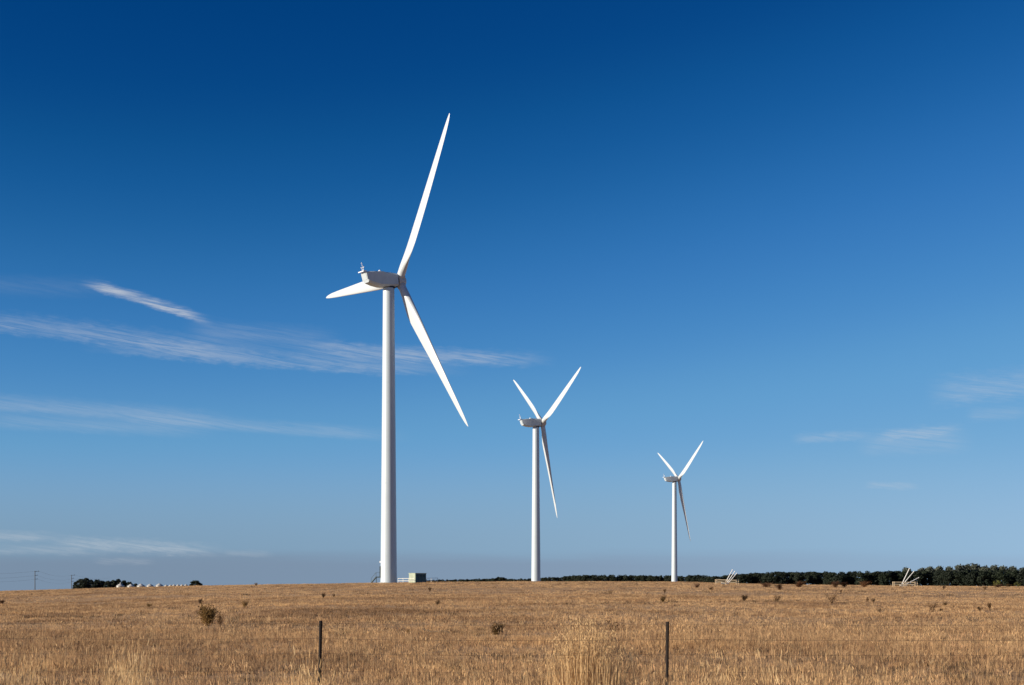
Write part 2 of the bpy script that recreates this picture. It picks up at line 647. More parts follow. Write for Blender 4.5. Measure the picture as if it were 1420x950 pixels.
def blade_mesh():
    """a blade along +Z from the hub centre; +Y runs towards the trailing edge, +X is upwind"""
    st = [(1.2, 1.9, 1.0, 0), (2.6, 1.9, 1.0, 4), (4.2, 2.25, .80, 15), (6.2, 2.75, .54, 16), (8.6, 3.25, .36, 14.5), (11, 3.28, .295, 12),
          (15, 3.05, .26, 9.5), (20, 2.66, .23, 6.5), (25, 2.27, .21, 4.5), (30, 1.88, .19, 3), (34, 1.56, .18, 2), (37.5, 1.20, .17, 1),
          (39.5, .82, .17, .5), (40.6, .42, .18, 0), (41.0, .10, .3, 0)]
    n = 20
    rings = []
    for r, ch, tr, tw in st:
        b = -math.radians(tw)
        blend = min(max((tr - .34) / .66, 0), 1)         # 1 = round root, 0 = aerofoil
        ring = []
        for i in range(n):
            a = 2 * math.pi * i / n
            cx = 0.5 * (1 - math.cos(a))                  # 0 at the leading edge, 1 at the trailing edge
            cx = math.sin(a / 2) ** 2
            th = 5 * tr * (.2969 * math.sqrt(max(cx, 0)) - .126 * cx - .3516 * cx ** 2 + .2843 * cx ** 3 - .1015 * cx ** 4)
            s = 1 if a < math.pi else -1
            yy = s * th - .018 * math.sin(math.pi * cx)
            rx, ry = cx, .5 * tr * math.sin(a)
            u = (cx * (1 - blend) + rx * blend)
            w = (yy * (1 - blend) + ry * blend)
            c0 = (.30 * (1 - blend) + .5 * blend)
            y, x = (u - c0) * ch, w * ch
            ring.append((x * math.cos(b) - y * math.sin(b), y * math.cos(b) + x * math.sin(b), r))
        rings.append(ring)
    mb = MB()
    mb.loft(rings)
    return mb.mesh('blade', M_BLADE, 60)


BLADE_MESH = blade_mesh()


def nacelle_mesh():
    # stations: X, half width, bottom z, side top z, roof z, roof half width
    st = [(-6.75, 1.25, -.05, 1.86, 1.98, 1.05), (-6.2, 1.32, -.42, 1.90, 2.05, 1.10), (-4.6, 1.45, -1.00, 1.94, 2.10, 1.22), (-2.8, 1.52, -1.40, 1.96, 2.12, 1.26),
          (-2.1, 1.52, -1.43, 1.92, 2.12, 1.22), (-1.4, 1.52, -1.43, 1.58, 2.05, .86), (0.2, 1.50, -1.43, 1.38, 1.92, .80), (1.84, 1.45, -1.40, 1.18, 1.74, .72)]
    rings = []
    for i, (x, w, zb, zs, zr, wr) in enumerate(st):
        xb = x + (.5 if i == 0 else 0)                    # the rear face leans
        rings.append([(xb, -w * .72, zb), (xb, w * .72, zb), (xb - (.25 if i == 0 else 0), w, zb + .45 if zb < -.3 else zb + .25),
                      (x, w, zs), (x, wr, zr), (x, -wr, zr), (x, -w, zs), (xb - (.25 if i == 0 else 0), -w, zb + .45 if zb < -.3 else zb + .25)])
    mb = MB()
    mb.loft([[Vector(q) for q in r] for r in rings])
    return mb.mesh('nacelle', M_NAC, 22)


NAC_MESH = nacelle_mesh()


def tilted(o, parent):
    o.parent = parent
    return o


def make_turbine(label, X, Y, Zaxis, yaw, psi, detailed):
    zg = gz(X, Y)
    root = thing('wind_turbine', label, 'wind turbine', (X, Y, zg), 0.0, 'white wind turbines on the paddock')
    H = EYE + Zaxis - zg                                   # rotor axis above the local ground
    top = H + TOWER_TOP
    mb = MB()
    prof = []
    for k in range(25):
        u = k / 24
        prof.append((1.98 + (1.36 - 1.98) * u ** .92, -0.3 + (top + .3) * u))
    mb.lathe(prof, 48)
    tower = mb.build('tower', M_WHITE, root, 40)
    for u in (.34, .68):
        mb = MB()
        r = 1.98 + (1.36 - 1.98) * u ** .92
        mb.lathe([(r - .05, top * u - .09), (r + .012, top * u - .09), (r + .012, top * u + .09), (r - .05, top * u + .09)], 48)
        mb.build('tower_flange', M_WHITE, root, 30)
    mb = MB()
    mb.lathe([(2.45, -.6), (2.45, .12), (2.05, .16), (2.0, .16)], 32)
    mb.build('footing', M_CONC, root, 30)
    # everything above the yaw bearing turns and tilts together
    mat = Matrix.Translation((0, 0, H)) @ Matrix.Rotation(yaw, 4, 'Z') @ Matrix.Rotation(-TILT, 4, 'Y')

    def up(o):
        o.parent = root
        o.matrix_local = mat
        return o
    nac = bpy.data.objects.new('nacelle', NAC_MESH)
    COL.objects.link(nac)
    up(nac)
    mb = MB()
    mb.lathe([(1.30, -.45), (1.30, .12)], 32, origin=(0, 0, TOWER_TOP + .3))
    up(mb.build('yaw_bearing', M_DARKSTEEL, None, 30))
    mb = MB()
    mb.lathe([(1.30, 1.80), (1.34, 1.86), (1.34, 2.12), (1.30, 2.18)], 32, 'X')
    mb.box((1.1, 0, -1.5), (1.5, 1.5, .16))
    up(mb.build('main_bearing_ring', M_DARKSTEEL, None, 30))
    mb = MB()
    mb.lathe([(1.1, 2.15), (1.42, 2.2), (1.52, 2.45), (1.54, 3.0), (1.48, 3.65), (1.32, 4.1), (.98, 4.42), (.52, 4.58), (.05, 4.62)], 36, 'X')
    hub = up(mb.build('hub', M_HUB, None, 45))
    # rear lip, hatch, mast, lamps: sub-parts of the nacelle
    mb = MB()
    mb.box((-7.0, 0, 2.17), (.95, 2.5, .14))
    mb.box((-7.42, 0, 2.12), (.14, 2.4, .22))
    mb.build('roof_lip', M_PALE, nac)
    mb = MB()
    for yy in (-.32, .32):
        mb.tube((-6.85, yy, 2.2), (-6.95, yy * .8, 3.1), .05, n=6)
    mb.tube((-6.9, -.55, 3.05), (-6.9, .55, 3.05), .045, n=6)
    mb.tube((-6.9, 0, 3.05), (-7.05, 0, 4.1), .045, n=6)
    mb.tube((-6.9, -.5, 2.62), (-6.9, .5, 2.62), .04, n=6)
    mb.tube((-6.95, 0, 3.6), (-6.7, .3, 3.6), .035, n=6)
    mb.build('sensor_mast', M_PALE, nac)
    for q in ((-7.05, 0, 4.15), (-6.7, .32, 3.66), (-6.9, -.55, 3.16), (-6.9, .55, 3.16), (-6.35, .5, 2.5)):
        mb = MB()
        mb.lathe([(.02, -.13), (.14, -.08), (.16, .05), (.02, .14)], 8, origin=q)
        mb.build('wind_sensor', M_PALE, nac, 40)
    mb = MB()
    mb.lathe([(.34, -.05), (.34, .12), (.24, .34), (.04, .42)], 16, origin=(-2.6, -.55, 2.12))
    mb.build('warning_light', M_PALE, nac, 50)
    mb = MB()
    mb.box((-6.555, 0, 1.0), (.08, 1.72, 1.5), Matrix.Rotation(math.radians(-14.5), 3, 'Y'))
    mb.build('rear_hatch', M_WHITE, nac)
    # rotor
    for k in range(3):
        ps = psi + k * 2 * math.pi / 3
        b = bpy.data.objects.new('blade', BLADE_MESH)
        COL.objects.link(b)
        b.parent = root
        # blade Z -> radial (coned upwind); Y -> direction of growing azimuth; X -> upwind
        cz = Vector((math.sin(CONE), -math.sin(ps) * math.cos(CONE), math.cos(ps) * math.cos(CONE)))
        cy = Vector((0, -math.cos(ps), -math.sin(ps)))
        cx = cy.cross(cz)
        rot = Matrix((cx, cy, cz)).transposed().to_4x4()
        b.matrix_local = mat @ Matrix.Translation((2.98, 0, 0)) @ rot
        mb = MB()
        mb.lathe([(1.02, 1.05), (1.06, 1.1), (1.06, 1.62), (1.0, 1.66)], 24)
        s = mb.build('root_collar', M_HUB, b, 30)
    if detailed:
        # door and stair on the left of the tower
        mb = MB()
        mb.box((-2.02, -.1, 2.75), (.22, 1.05, 2.5))
        d = mb.build('door', M_GALV, root)
        mb = MB()
        mb.box((-2.15, .25, 2.7), (.07, .06, .3))
        mb.build('handle', M_DARKSTEEL, d)
        mb = MB()
        mb.box((-2.02, -.1, 5.05), (.35, .30, .42))
        mb.tube((-1.8, -.1, 5.2), (-2.1, -.1, 5.2), .05, n=6)
        mb.build('door_lamp', M_PALE, root)
        mb = MB()
        mb.box((-2.5, -.1, 1.42), (1.1, 1.15, .26))
        stair = mb.build('stair', M_GALV, root)
        for yy in (-.62, .42):
            mb = MB()
            mb.path([(-3.0, yy, 1.42), (-4.15, yy, .05)], .15, 6)
            mb.path([(-2.95, yy, 1.4), (-2.95, yy, 0.0)], .05, 6)
            mb.build('stringer', M_GALV, stair)
        for yy in (-.62, .42):
            mb = MB()
            mb.path([(-2.05, yy, 2.5), (-3.0, yy, 2.5), (-4.15, yy, 1.15)], .026, 6)
            mb.path([(-3.0, yy, 1.45), (-3.0, yy, 2.5)], .026, 6)
            mb.path([(-4.15, yy, .0), (-4.15, yy, 1.15)], .026, 6)
            mb.build('handrail', M_GALV, stair)
        for k in range(6):
            mb = MB()
            u = (k + .5) / 6
            mb.box((-3.02 - 1.13 * u, -.1, 1.42 - 1.37 * u), (.25, 1.0, .04))
            mb.build('tread', M_GALV, stair)
    return root


make_turbine('largest and nearest white wind turbine, with a stair at the foot of its tower', -29.44, 339.58, 72.51, math.radians(36.73), math.radians(33.61), True)
make_turbine('middle-sized white wind turbine in the middle of the row of three', 10.08, 599.83, 68.13, math.radians(22.08), math.radians(63.36), False)
make_turbine('smallest and farthest white wind turbine, rightmost of the three', 104.53, 915.42, 67.85, math.radians(17.83), math.radians(58.87), False)

# ------------------------------------------------------------------ kiosk and rails beside the first tower
kp = at(579.0, 336.0)
kz = kp.z
kr = math.radians(35)
kiosk = thing('transformer_kiosk', 'small dark teal and pale green transformer kiosk beside the largest turbine tower', 'kiosk', kp, kr)
mb = MB()
mb.box((0, 0, 1.02), (2.95, 2.95, 2.34))
mb.build('cabinet', M_KCREAM, kiosk)
mb = MB()
mb.box((0, 0, 2.24), (3.15, 3.15, .12))
mb.build('roof', M_KCREAM, kiosk)
for k in range(3):
    mb = MB()
    mb.box((-.97 + .97 * k, -1.50, 1.06), (.91, .08, 2.05))
    dd = mb.build('door', M_KGREEN, kiosk)
    for q in range(6):
        mb = MB()
        mb.box((-.97 + .97 * k, -1.55, 1.35 + .10 * q), (.6, .05, .04), Matrix.Rotation(.5, 3, 'X'))
        mb.build('louvre_slat', M_KGREEN, dd)
    mb = MB()
    mb.box((-.97 + .97 * k + .34, -1.56, 1.0), (.05, .06, .25))
    mb.build('handle', M_KGREEN, dd)
for sy in (-1, 1):
    mb = MB()
    mb.box((-1.49, 0.73 * sy, 1.06), (.06, 1.35, 2.05))
    mb.build('side_panel', M_KCREAM, kiosk)

rails = thing('rail_fence', 'low white two-rail pipe fence round the teal kiosk', 'fence', at(575, 334.0))
ro = rails.location


def rel(p):
    return Vector(p) - ro


rail_px = [(552, 337), (559, 335), (566.5, 333.2), (574.5, 331.6), (580, 341), (590, 339.5), (598, 341), (607, 343)]
pp = [at(*q) for q in rail_px]
segs = [(0, 1), (1, 2), (2, 3), (5, 6), (6, 7)]
for a, b in segs:
    for h in (.50, 1.05):
        mb = MB()
        mb.tube(rel(pp[a] + Vector((0, 0, h))), rel(pp[b] + Vector((0, 0, h))), .05, n=8)
        mb.build('rail', M_RAILW, rails)
for i in (0, 1, 2, 3, 5, 6, 7):
    mb = MB()
    mb.tube(rel(pp[i] + Vector((0, 0, -.3))), rel(pp[i] + Vector((0, 0, 1.08))), .05, n=8)
    mb.build('post', M_RAILW, rails)

# ------------------------------------------------------------------ the two rail pens with their fans of white poles


def pen(px0, px1, depth, depth_back, label, poles, plabel, hpost):
    a, b = at(px0, depth), at(px1, depth)
    c, d = at(px1 + 3, depth_back), at(px0 + 2, depth_back)
    o = thing('timber_rail_pen', label, 'rail pen', (a + b) / 2, 0, 'timber rail pens round the white poles')
    oo = o.location
    corners = [a, b, c, d]
    for i in range(4):
        p, q = corners[i], corners[(i + 1) % 4]
        nseg = 2 if i in (0, 2) else 1
        for k in range(nseg):
            s = p.lerp(q, k / nseg)
            s.z = gz(s.x, s.y)
            mb = MB()
            mb.box(s - oo + Vector((0, 0, hpost / 2 - .1)), (.13, .13, hpost + .2))
            mb.build('post', M_TIMBER, o)
        for h in (hpost - .12, hpost * .48):
            mb = MB()
            p2, q2 = p + Vector((0, 0, h)) - oo, q + Vector((0, 0, h)) - oo
            dv = (q2 - p2)
            mb.box((p2 + q2) / 2 + Vector((0, -.12, 0)), (dv.length, .05, .12), dv.to_track_quat('X', 'Z').to_matrix())
            mb.build('rail', M_TIMBER, o)
    base = at((px0 + px1) / 2 - 2.5, (depth + depth_back) / 2)
    D = base.y
    f = thing('pole_fan', plabel, 'poles', base, 0, 'fans of white poles leaning out of the rail pens')
    for (bx, by, tx, ty, r) in poles:
        x0, z0 = (bx - CX) / FPX * D, EYE + (HY - by) / FPX * D
        x1, z1 = (tx - CX) / FPX * D, EYE + (HY - ty) / FPX * D
        z0 = min(z0, gz(x0, D) + .5)
        p0 = Vector((x0, D - .4, z0)) - base
        p1 = Vector((x1, D + 1.2, z1)) - base
        p0 = p0 - (p1 - p0) * .08
        mb = MB()
        mb.tube(p0, p1, r, r * .94, 12)
        po = mb.build('pole', M_PIPE, f, 40)
        mb = MB()
        dv = (p1 - p0).normalized()
        mb.tube(p1 - dv * .02, p1 + dv * .10, r * 1.18, r * 1.18, 12)
        mb.build('end_collar', M_PIPE, po, 40)
    mb = MB()
    mb.box((-.1, -.5, .16), (1.0, .8, .5))
    mb.build('base_block', M_CONC, f)
    return o


pen(992, 1021, 292, 298, 'pale timber rail pen round the left fan of poles, nearer the smallest turbine',
    [(1004.5, 810, 1016.8, 790.4, .08), (1006, 811, 1020.2, 792.6, .085), (1007.5, 811, 1022.8, 795.2, .08)],
    'left fan of three parallel white poles leaning right', 1.05)
pen(1238, 1269, 300, 306, 'pale timber rail pen round the right fan of poles, before the tall pines',
    [(1249.5, 811, 1263, 788.8, .08), (1250.5, 811.5, 1269.3, 792.6, .08), (1252, 812, 1276, 801.2, .075)],
    'right fan of three white poles, widely spread, one nearly level', 1.08)

# ------------------------------------------------------------------ silos
SIL = [(166.8, 11.5, 6.8, 'leftmost white cone-roofed silo, with a cap on top, in front of the dark trees', 1),
       (181.5, 11, 5.6, 'second white cone-roofed silo from the left', 0), (195.5, 12, 5.8, 'third and widest white cone-roofed silo from the left', 0),
       (208.0, 10, 5.2, 'fourth white cone-roofed silo from the left', 0), (221.0, 10.5, 5.6, 'fifth white cone-roofed silo from the left, last of the large ones', 0),
       (230.5, 5, 3.3, None, 0), (236.5, 5, 3.2, None, 0), (241.5, 5, 3.4, None, 0), (247.0, 5, 3.4, None, 0), (252.5, 4.6, 3.3, None, 0), (258.0, 5, 3.4, None, 0)]
for i, (px, wpx, hpx, lab, cap) in enumerate(SIL):
    D = 1150.0 if wpx > 8 else 1500.0
    g = at(px, D)
    R_ = wpx / 2 / FPX * D
    sky_y = float(np.interp(px, _xx, _yy))
    ztop = EYE + (HY - (sky_y - hpx * .82)) / FPX * D
    o = thing('grain_silo', lab or ('first small far white silo, next to the large ones' if i == 5 else 'last small far white silo, next to the lone dark tree' if i == 10 else 'small far white cone-roofed silo in the middle of the row of small ones'), 'silo', g, 0,
              'far row of white cone-roofed silos' if lab else 'small far white silos')
    top = ztop - g.z
    ze = top - R_ * .54
    mb = MB()
    prof = []
    nb = 9
    for k in range(nb):
        z0, z1 = ze * k / nb, ze * (k + 1) / nb
        prof += [(R_ * .96, z0), (R_ * .975, (z0 + z1) / 2)]
    prof += [(R_ * .96, ze)]
    mb.lathe(prof, 24)
    mb.build('wall', M_SILOW, o, 60)
    mb = MB()
    mb.lathe([(R_ * .98, ze - .1), (R_ * 1.03, ze - .02), (R_ * .55, ze + R_ * .29), (R_ * .16, top - .10), (R_ * .14, top)], 24)
    mb.build('roof', M_SILO, o, 30)
    if cap:
        mb = MB()
        mb.lathe([(.28, top - .1), (.28, top + .7), (.42, top + .72), (.05, top + 1.1)], 12)
        mb.build('roof_cap', M_SILO, o, 30)

# ------------------------------------------------------------------ power poles and lines
PP = [(-95, 640, 789), (48.5, 700, 791.8), (99.2, 860, 797.2), (150, 1120, 801)]
pole_obj = []
for i, (px, D, ty) in enumerate(PP):
    g = at(px, D)
    h = EYE + (HY - ty) / FPX * D - g.z
    lab = [None, 'taller wooden power pole with crossarms at the far left', 'shorter power pole beside the dark trees', None][i]
    if lab:
        o = thing('power_pole', lab, 'power pole', g, .25, 'power poles on the left horizon')
        mb = MB()
        mb.tube((0, 0, -.5), (0, 0, h), .21, .15, 10)
        mb.build('post', M_POLE, o, 40)
        for z, L_, off in ((h - .25, 2.3, .8), (h - 2.2, 1.3, .55), (h - 4.0, 1.2, .55)):
            mb = MB()
            mb.box((off, .14, z), (L_, .14, .16))
            arm = mb.build('crossarm', M_POLE, o)
            mb = MB()
            mb.lathe([(.07, 0), (.11, .08), (.06, .16), (.1, .24), (.04, .32)], 8, origin=(off + L_ * .42, .14, z + .08))
            mb.build('insulator', M_POLE, arm, 40)
    pole_obj.append((g, h))
for a, b in ((0, 1), (1, 2), (2, 3)):
    (ga, ha), (gb, hb) = pole_obj[a], pole_obj[b]
    w = thing('power_line', ['power lines running left out of the picture from the taller pole', 'power lines sagging between the two power poles',
                             'power lines running on from the shorter pole behind the dark trees'][a], 'power line', ga, 0, 'power lines on the left horizon')
    for dz, off in ((.0, 1.6), (2.2, 1.1), (4.0, 1.0)):
        p0 = Vector((off, 0, ha - dz + .05))
        p1 = gb - ga + Vector((off, 0, hb - dz + .05))
        pts = []
        for k in range(15):
            u = k / 14
            q = p0.lerp(p1, u)
            q.z -= 1.7 * 4 * u * (1 - u)
            pts.append(q)
        mb = MB()
        mb.path(pts, .022, 5)
        mb.build('cable', M_CABLE, w)

# ------------------------------------------------------------------ trees


def crown_mesh(name, mat, seed, w, h, z0, shape, leaves, leaf, nblob=26):
    """many small leaf clumps through the volume of a set of boughs; unit size in metres"""
    g = np.random.default_rng(seed)
    bl = []
    for k in range(nblob):
        u = g.uniform(0, 1)
        if shape == 'cypress':
            prof = (0.80 + .2 * math.sin(u * 3.1)) * (1 - max(u - .55, 0) ** 1.6 * 1.5)
        elif shape == 'gum':
            prof = .35 + .65 * math.sin(min(u * 1.15 + .12, 1) * math.pi) ** .7
        else:
            prof = math.sqrt(max(1 - (u * 2 - 1) ** 2 * .9, .05))
        ang = g.uniform(0, 2 * math.pi)
        rad = w / 2 * prof * math.sqrt(g.uniform(0.05, 1)) * .78
        bl.append((rad * math.cos(ang), rad * math.sin(ang), z0 + h * (.06 + .84 * u), g.uniform(.13, .24) * w))
    v, f = [], []
    per = leaves // nblob
    for (bx, by, bz, br) in bl:
        for _ in range(per):
            d = g.normal(size=3)
            d /= np.linalg.norm(d)
            rad = br * (g.uniform(.25, 1.0) ** .45) * (1.0 + .15 * g.normal())
            c = np.array([bx, by, bz]) + d * rad * np.array([1, 1, .72])
            if c[2] < z0 * .8:
                continue
            nrm = d + g.normal(size=3) * .55
            nrm /= np.linalg.norm(nrm)
            a = np.cross(nrm, [0, 0, 1.0])
            la = np.linalg.norm(a)
            a = np.array([1.0, 0, 0]) if la < 1e-3 else a / la
            b = np.cross(nrm, a)
            s = leaf * g.uniform(.6, 1.4)
            s2 = s * g.uniform(.55, 1.0)
            i0 = len(v)
            v += [tuple(c - a * s), tuple(c - b * s2 + a * s * .2), tuple(c + a * s), tuple(c + b * s2 - a * s * .1)]
            f.append((i0, i0 + 1, i0 + 2, i0 + 3))
    me = bpy.data.meshes.new(name)
    me.from_pydata(v, [], f)
    me.materials.append(mat)
    return me


def trunk_mesh(seed, h, r, limbs, spread):
    g = random.Random(seed)
    mb = MB()
    pts = [Vector((0, 0, -.4))]
    for k in range(1, 5):
        pts.append(Vector((g.uniform(-.2, .2) * k * .5, g.uniform(-.2, .2) * k * .5, h * k / 4)))
    mb.path(pts, [r * 1.25, r, r * .85, r * .62, r * .3], 8)
    for k in range(limbs):
        u = g.uniform(.35, .95)
        i = min(int(u * 4), 3)
        p = pts[i].lerp(pts[i + 1], u * 4 - i)
        a = g.uniform(0, 6.28)
        q = p + Vector((math.cos(a) * spread * g.uniform(.5, 1), math.sin(a) * spread * g.uniform(.5, 1), spread * g.uniform(.2, .9)))
        mb.path([p, p.lerp(q, .5) + Vector((0, 0, .2)), q], [r * .4, r * .28, r * .1], 5)
    return mb.mesh('trunk', M_BARK, 50)


CYP = [(crown_mesh('crown', M_PINE, 100 + k, 9.5, 12.3, 1.0, 'cypress', 3400, .46, 34), trunk_mesh(200 + k, 11, .36, 10, 3.0)) for k in range(7)]
GUM = [(crown_mesh('crown', M_GUM, 130 + k, 10, 8.5, 5.0, 'gum', 2400, .42), trunk_mesh(230 + k, 12, .32, 12, 3.4)) for k in range(4)]
BUSH = [(crown_mesh('crown', M_PINE, 150 + k, 9, 11.5, 0.8, 'round', 3400, .46, 34), trunk_mesh(250 + k, 8, .3, 8, 2.5)) for k in range(4)]
GREENB = [(crown_mesh('crown', M_SHRUB, 170 + k, 2.2, 2.0, 0.15, 'round', 700, .10, 16), trunk_mesh(270 + k, 1.5, .06, 6, .6)) for k in range(2)]


def tree(name, var, px, D, top_y, label, group, wscale=1.0, full_h=13.5, cat='tree'):
    g = at(px, D)
    top = EYE + (HY - top_y) / FPX * D
    s = (top - g.z) / full_h
    o = thing(name, label, cat, g - Vector((0, 0, .1)), rnd.uniform(0, 6.28), group)
    o.scale = (s * wscale, s * wscale, s)
    for nm, me in (('crown', var[0]), ('trunk', var[1])):
        c = bpy.data.objects.new(nm, me)
        COL.objects.link(c)
        c.parent = o
    return o


# the dark belt along the right horizon, running off to the left into the distance
BELT = [
    (1425, 'dark pine of the shelterbelt cut off at the right edge of the picture', 'shelterbelt pines at the right edge'),
    (1368, 'dark pine of the shelterbelt behind the two olive shrubs at the far right', 'shelterbelt pines behind the olive shrubs'),
    (1286, 'dark pine of the shelterbelt in front of the grey gums', 'shelterbelt pines before the grey gums'),
    (1236, 'dark pine of the shelterbelt straight behind the right rail pen', 'shelterbelt pines behind the right pen'),
    (1150, 'dark pine of the shelterbelt behind the three red-brown weeds', 'shelterbelt pines behind the red-brown weeds'),
    (1030, 'dark pine at the left end of the tall part of the shelterbelt', 'shelterbelt pines just right of the left pen'),
    (990, 'low dark pine of the shelterbelt behind the left rail pen', 'shelterbelt pines behind the left pen'),
    (938, 'low dark pine between the smallest turbine and the left rail pen', 'shelterbelt pines right of the smallest turbine'),
    (830, 'low dark pine in the belt just left of the smallest turbine', 'shelterbelt pines left of the smallest turbine'),
    (745, 'low dark pine in the belt just right of the middle turbine', 'shelterbelt pines right of the middle turbine'),
    (705, 'very low dark pine against the left side of the middle turbine', 'shelterbelt pines left of the middle turbine'),
    (682, 'dark pine in the raised knot of trees left of the middle turbine', 'shelterbelt pines in the raised knot'),
    (-999, 'tiny dark pine far off on the horizon right of the teal kiosk', 'shelterbelt pines far off by the kiosk')]
px = 1500.0
belt_x = [590, 640, 684, 693, 702, 715, 752, 770, 800, 830, 870, 905, 930, 950, 968, 985, 1000, 1022, 1040, 1083, 1110, 1160, 1240, 1300, 1420, 1500]
belt_y = [804.2, 803.4, 802.0, 799.0, 802.2, 803.0, 801.0, 800.0, 797.6, 797.2, 797.2, 797.6, 797.8, 799.0, 796.4, 799.0, 799.2, 795.2, 794.8, 792.4, 793.2, 792.6, 791.6, 791.2, 789.6, 789.2]
while px > 586:
    D = float(np.interp(px, [590, 700, 800, 1000, 1420], [1950, 1600, 1350, 1080, 930])) + rnd.uniform(-18, 18)
    ty = float(np.interp(px, belt_x, belt_y)) + rnd.uniform(-.6, .5) * (1.0 if px > 940 else .45)
    lab, grp = next((l, gname) for lim, l, gname in BELT if px >= lim)
    o = tree('pine_tree', rnd.choice(CYP), px, D, ty, lab, grp, rnd.uniform(.95, 1.2), 13.3)
    w_px = 9.5 * o.scale[0] / D * FPX
    px -= w_px * rnd.uniform(.34, .52)

# grey gums behind the belt
for (px, ty) in ((1258, 787.0), (1279, 787.6), (1290, 785.6), (1302, 785.0), (1316, 786.4), (1330, 784.4), (1341, 782.6), (1353, 783.0), (1366, 784.2), (1378, 784.8), (1390, 786.4), (1404, 786.8), (1420, 786.0), (1438, 786)):
    lab = 'grey-green gum tree alone behind the right fan of white poles' if px == 1258 else 'tallest grey-green gum tree, highest point of the trees at the far right' if px == 1341 else 'grey-green gum tree in the left half of the grey gum row' if px < 1341 else 'grey-green gum tree rising behind the dark shelterbelt at the far right'
    tree('gum_tree', rnd.choice(GUM), px, 1330 + rnd.uniform(-30, 60), ty + rnd.uniform(-.4, .4), lab, None if px in (1258, 1341) else 'grey gums behind the shelterbelt', rnd.uniform(.95, 1.15), 13.3)

# the clump by the silos
for i, (px, ty, ws) in enumerate(((105, 806.5, .9), (112, 801.6, 1.1), (119, 801.2, 1.1), (127, 803.6, 1.0), (134, 803.4, 1.0), (142, 804.6, 1.0), (150, 804.6, 1.0), (158, 803.8, 1.0), (165, 802.6, 1.0),
                                  (172, 804.6, 1.0), (180, 806.6, 1.0), (188, 808.4, .9), (196, 809.6, .9))):
    lab = 'big rounded dark tree at the left end of the clump, tallest there' if i == 1 else 'low dark tree behind the two leftmost silos' if i >= 10 else 'dark rounded tree in the clump left of the silos'
    tree('cypress_tree', rnd.choice(BUSH), px, 1300 + rnd.uniform(-25, 25), ty, lab, None if i == 1 else 'dark trees of the clump by the silos', ws * 1.0, 12.3)
tree('cypress_tree', BUSH[0], 270.5, 1250, 804.6, 'lone dark tree at the right end of the silos, its crown sloping right', None, 1.5, 12.3)
tree('cypress_tree', BUSH[1], 277, 1256, 807.8, 'low dark tree tucked behind the right side of the lone tree by the silos', None, 1.3, 12.3)

# green shrubs at the right end of the field
for (px, ty, lab) in ((1383, 803.5, 'round olive-green shrub with a reddish foot before the shelterbelt, left of the pair'), (1411, 806.0, 'round olive-green shrub at the right edge before the shelterbelt')):
    tree('green_shrub', GREENB[0 if px < 1400 else 1], px, 335, ty, lab, 'olive shrubs before the shelterbelt', 1.15, 2.15, 'shrub')

# ------------------------------------------------------------------ fence along the near side of the field
FD = 20.5
fa, fb = at(443, FD), at(925.5, FD)
fence = thing('wire_fence', 'old wire fence of two rusty steel posts across the foreground', 'fence', (fa + fb) / 2)
fo = fence.location


def star_post(p, top_px, top_py, bow, label):
    topz = EYE + (HY - top_py) / FPX * FD
    tx = (top_px - CX) / FPX * FD
    bot = Vector((p.x, FD, p.z - .3))
    rings = []
    for k in range(15):
        u = k / 14
        c = bot.lerp(Vector((tx, FD, topz)), u) + Vector((bow * math.sin(u * math.pi), 0, 0))
        w = .020
        ring = []
        for q in range(3):
            a0 = 2 * math.pi * q / 3 + .55
            for (rad, da) in ((.0075, -1.05), (.026, -.16), (.026, .16)):
                notch = .8 if (k in (3, 7, 8) and q == 1) else 1
                ring.append(c + Vector((math.cos(a0 + da) * rad * notch, math.sin(a0 + da) * rad * notch, 0)))
        rings.append([r - fo for r in ring])
    mb = MB()
    mb.loft(rings)
    o = mb.build('post', M_RUST, fence)
    o['label'] = label
    return Vector((tx, FD, topz))


ta = star_post(Vector((at(440.5, FD).x, FD, fa.z)), 444.6, 860.8, .006, 'left rusty steel post, leaning slightly right')
tb = star_post(Vector((at(925.0, FD).x, FD, fb.z)), 925.7, 862.0, -.004, 'right rusty steel post, upright')
for i, dz in enumerate((.035, .255, .47, .72, .95)):
    mb = MB()
    xs = [-9.5, ta.x, tb.x, 9.5]
    zs = [ta.z - dz + .03, ta.z - dz, tb.z - dz, tb.z - dz + .01]
    for k in range(3):
        pts = []
        for q in range(9):
            u = q / 8
            sag = .025 * 4 * u * (1 - u)
            pts.append(Vector((xs[k] + (xs[k + 1] - xs[k]) * u, FD - .03, zs[k] + (zs[k + 1] - zs[k]) * u - sag)) - fo)
        mb.path(pts, .0019 if i == 1 else .0015, 5)
    if i in (0, 2):
        for q in range(60):
            x = -9.2 + q * .31
            mb.tube(Vector((x, FD - .045, ta.z - dz - .02)) - fo, Vector((x + .012, FD - .015, ta.z - dz + .012)) - fo, .0020, n=3)
    mb.build('wire', M_WIRE, fence)

# ------------------------------------------------------------------ weeds standing in the field


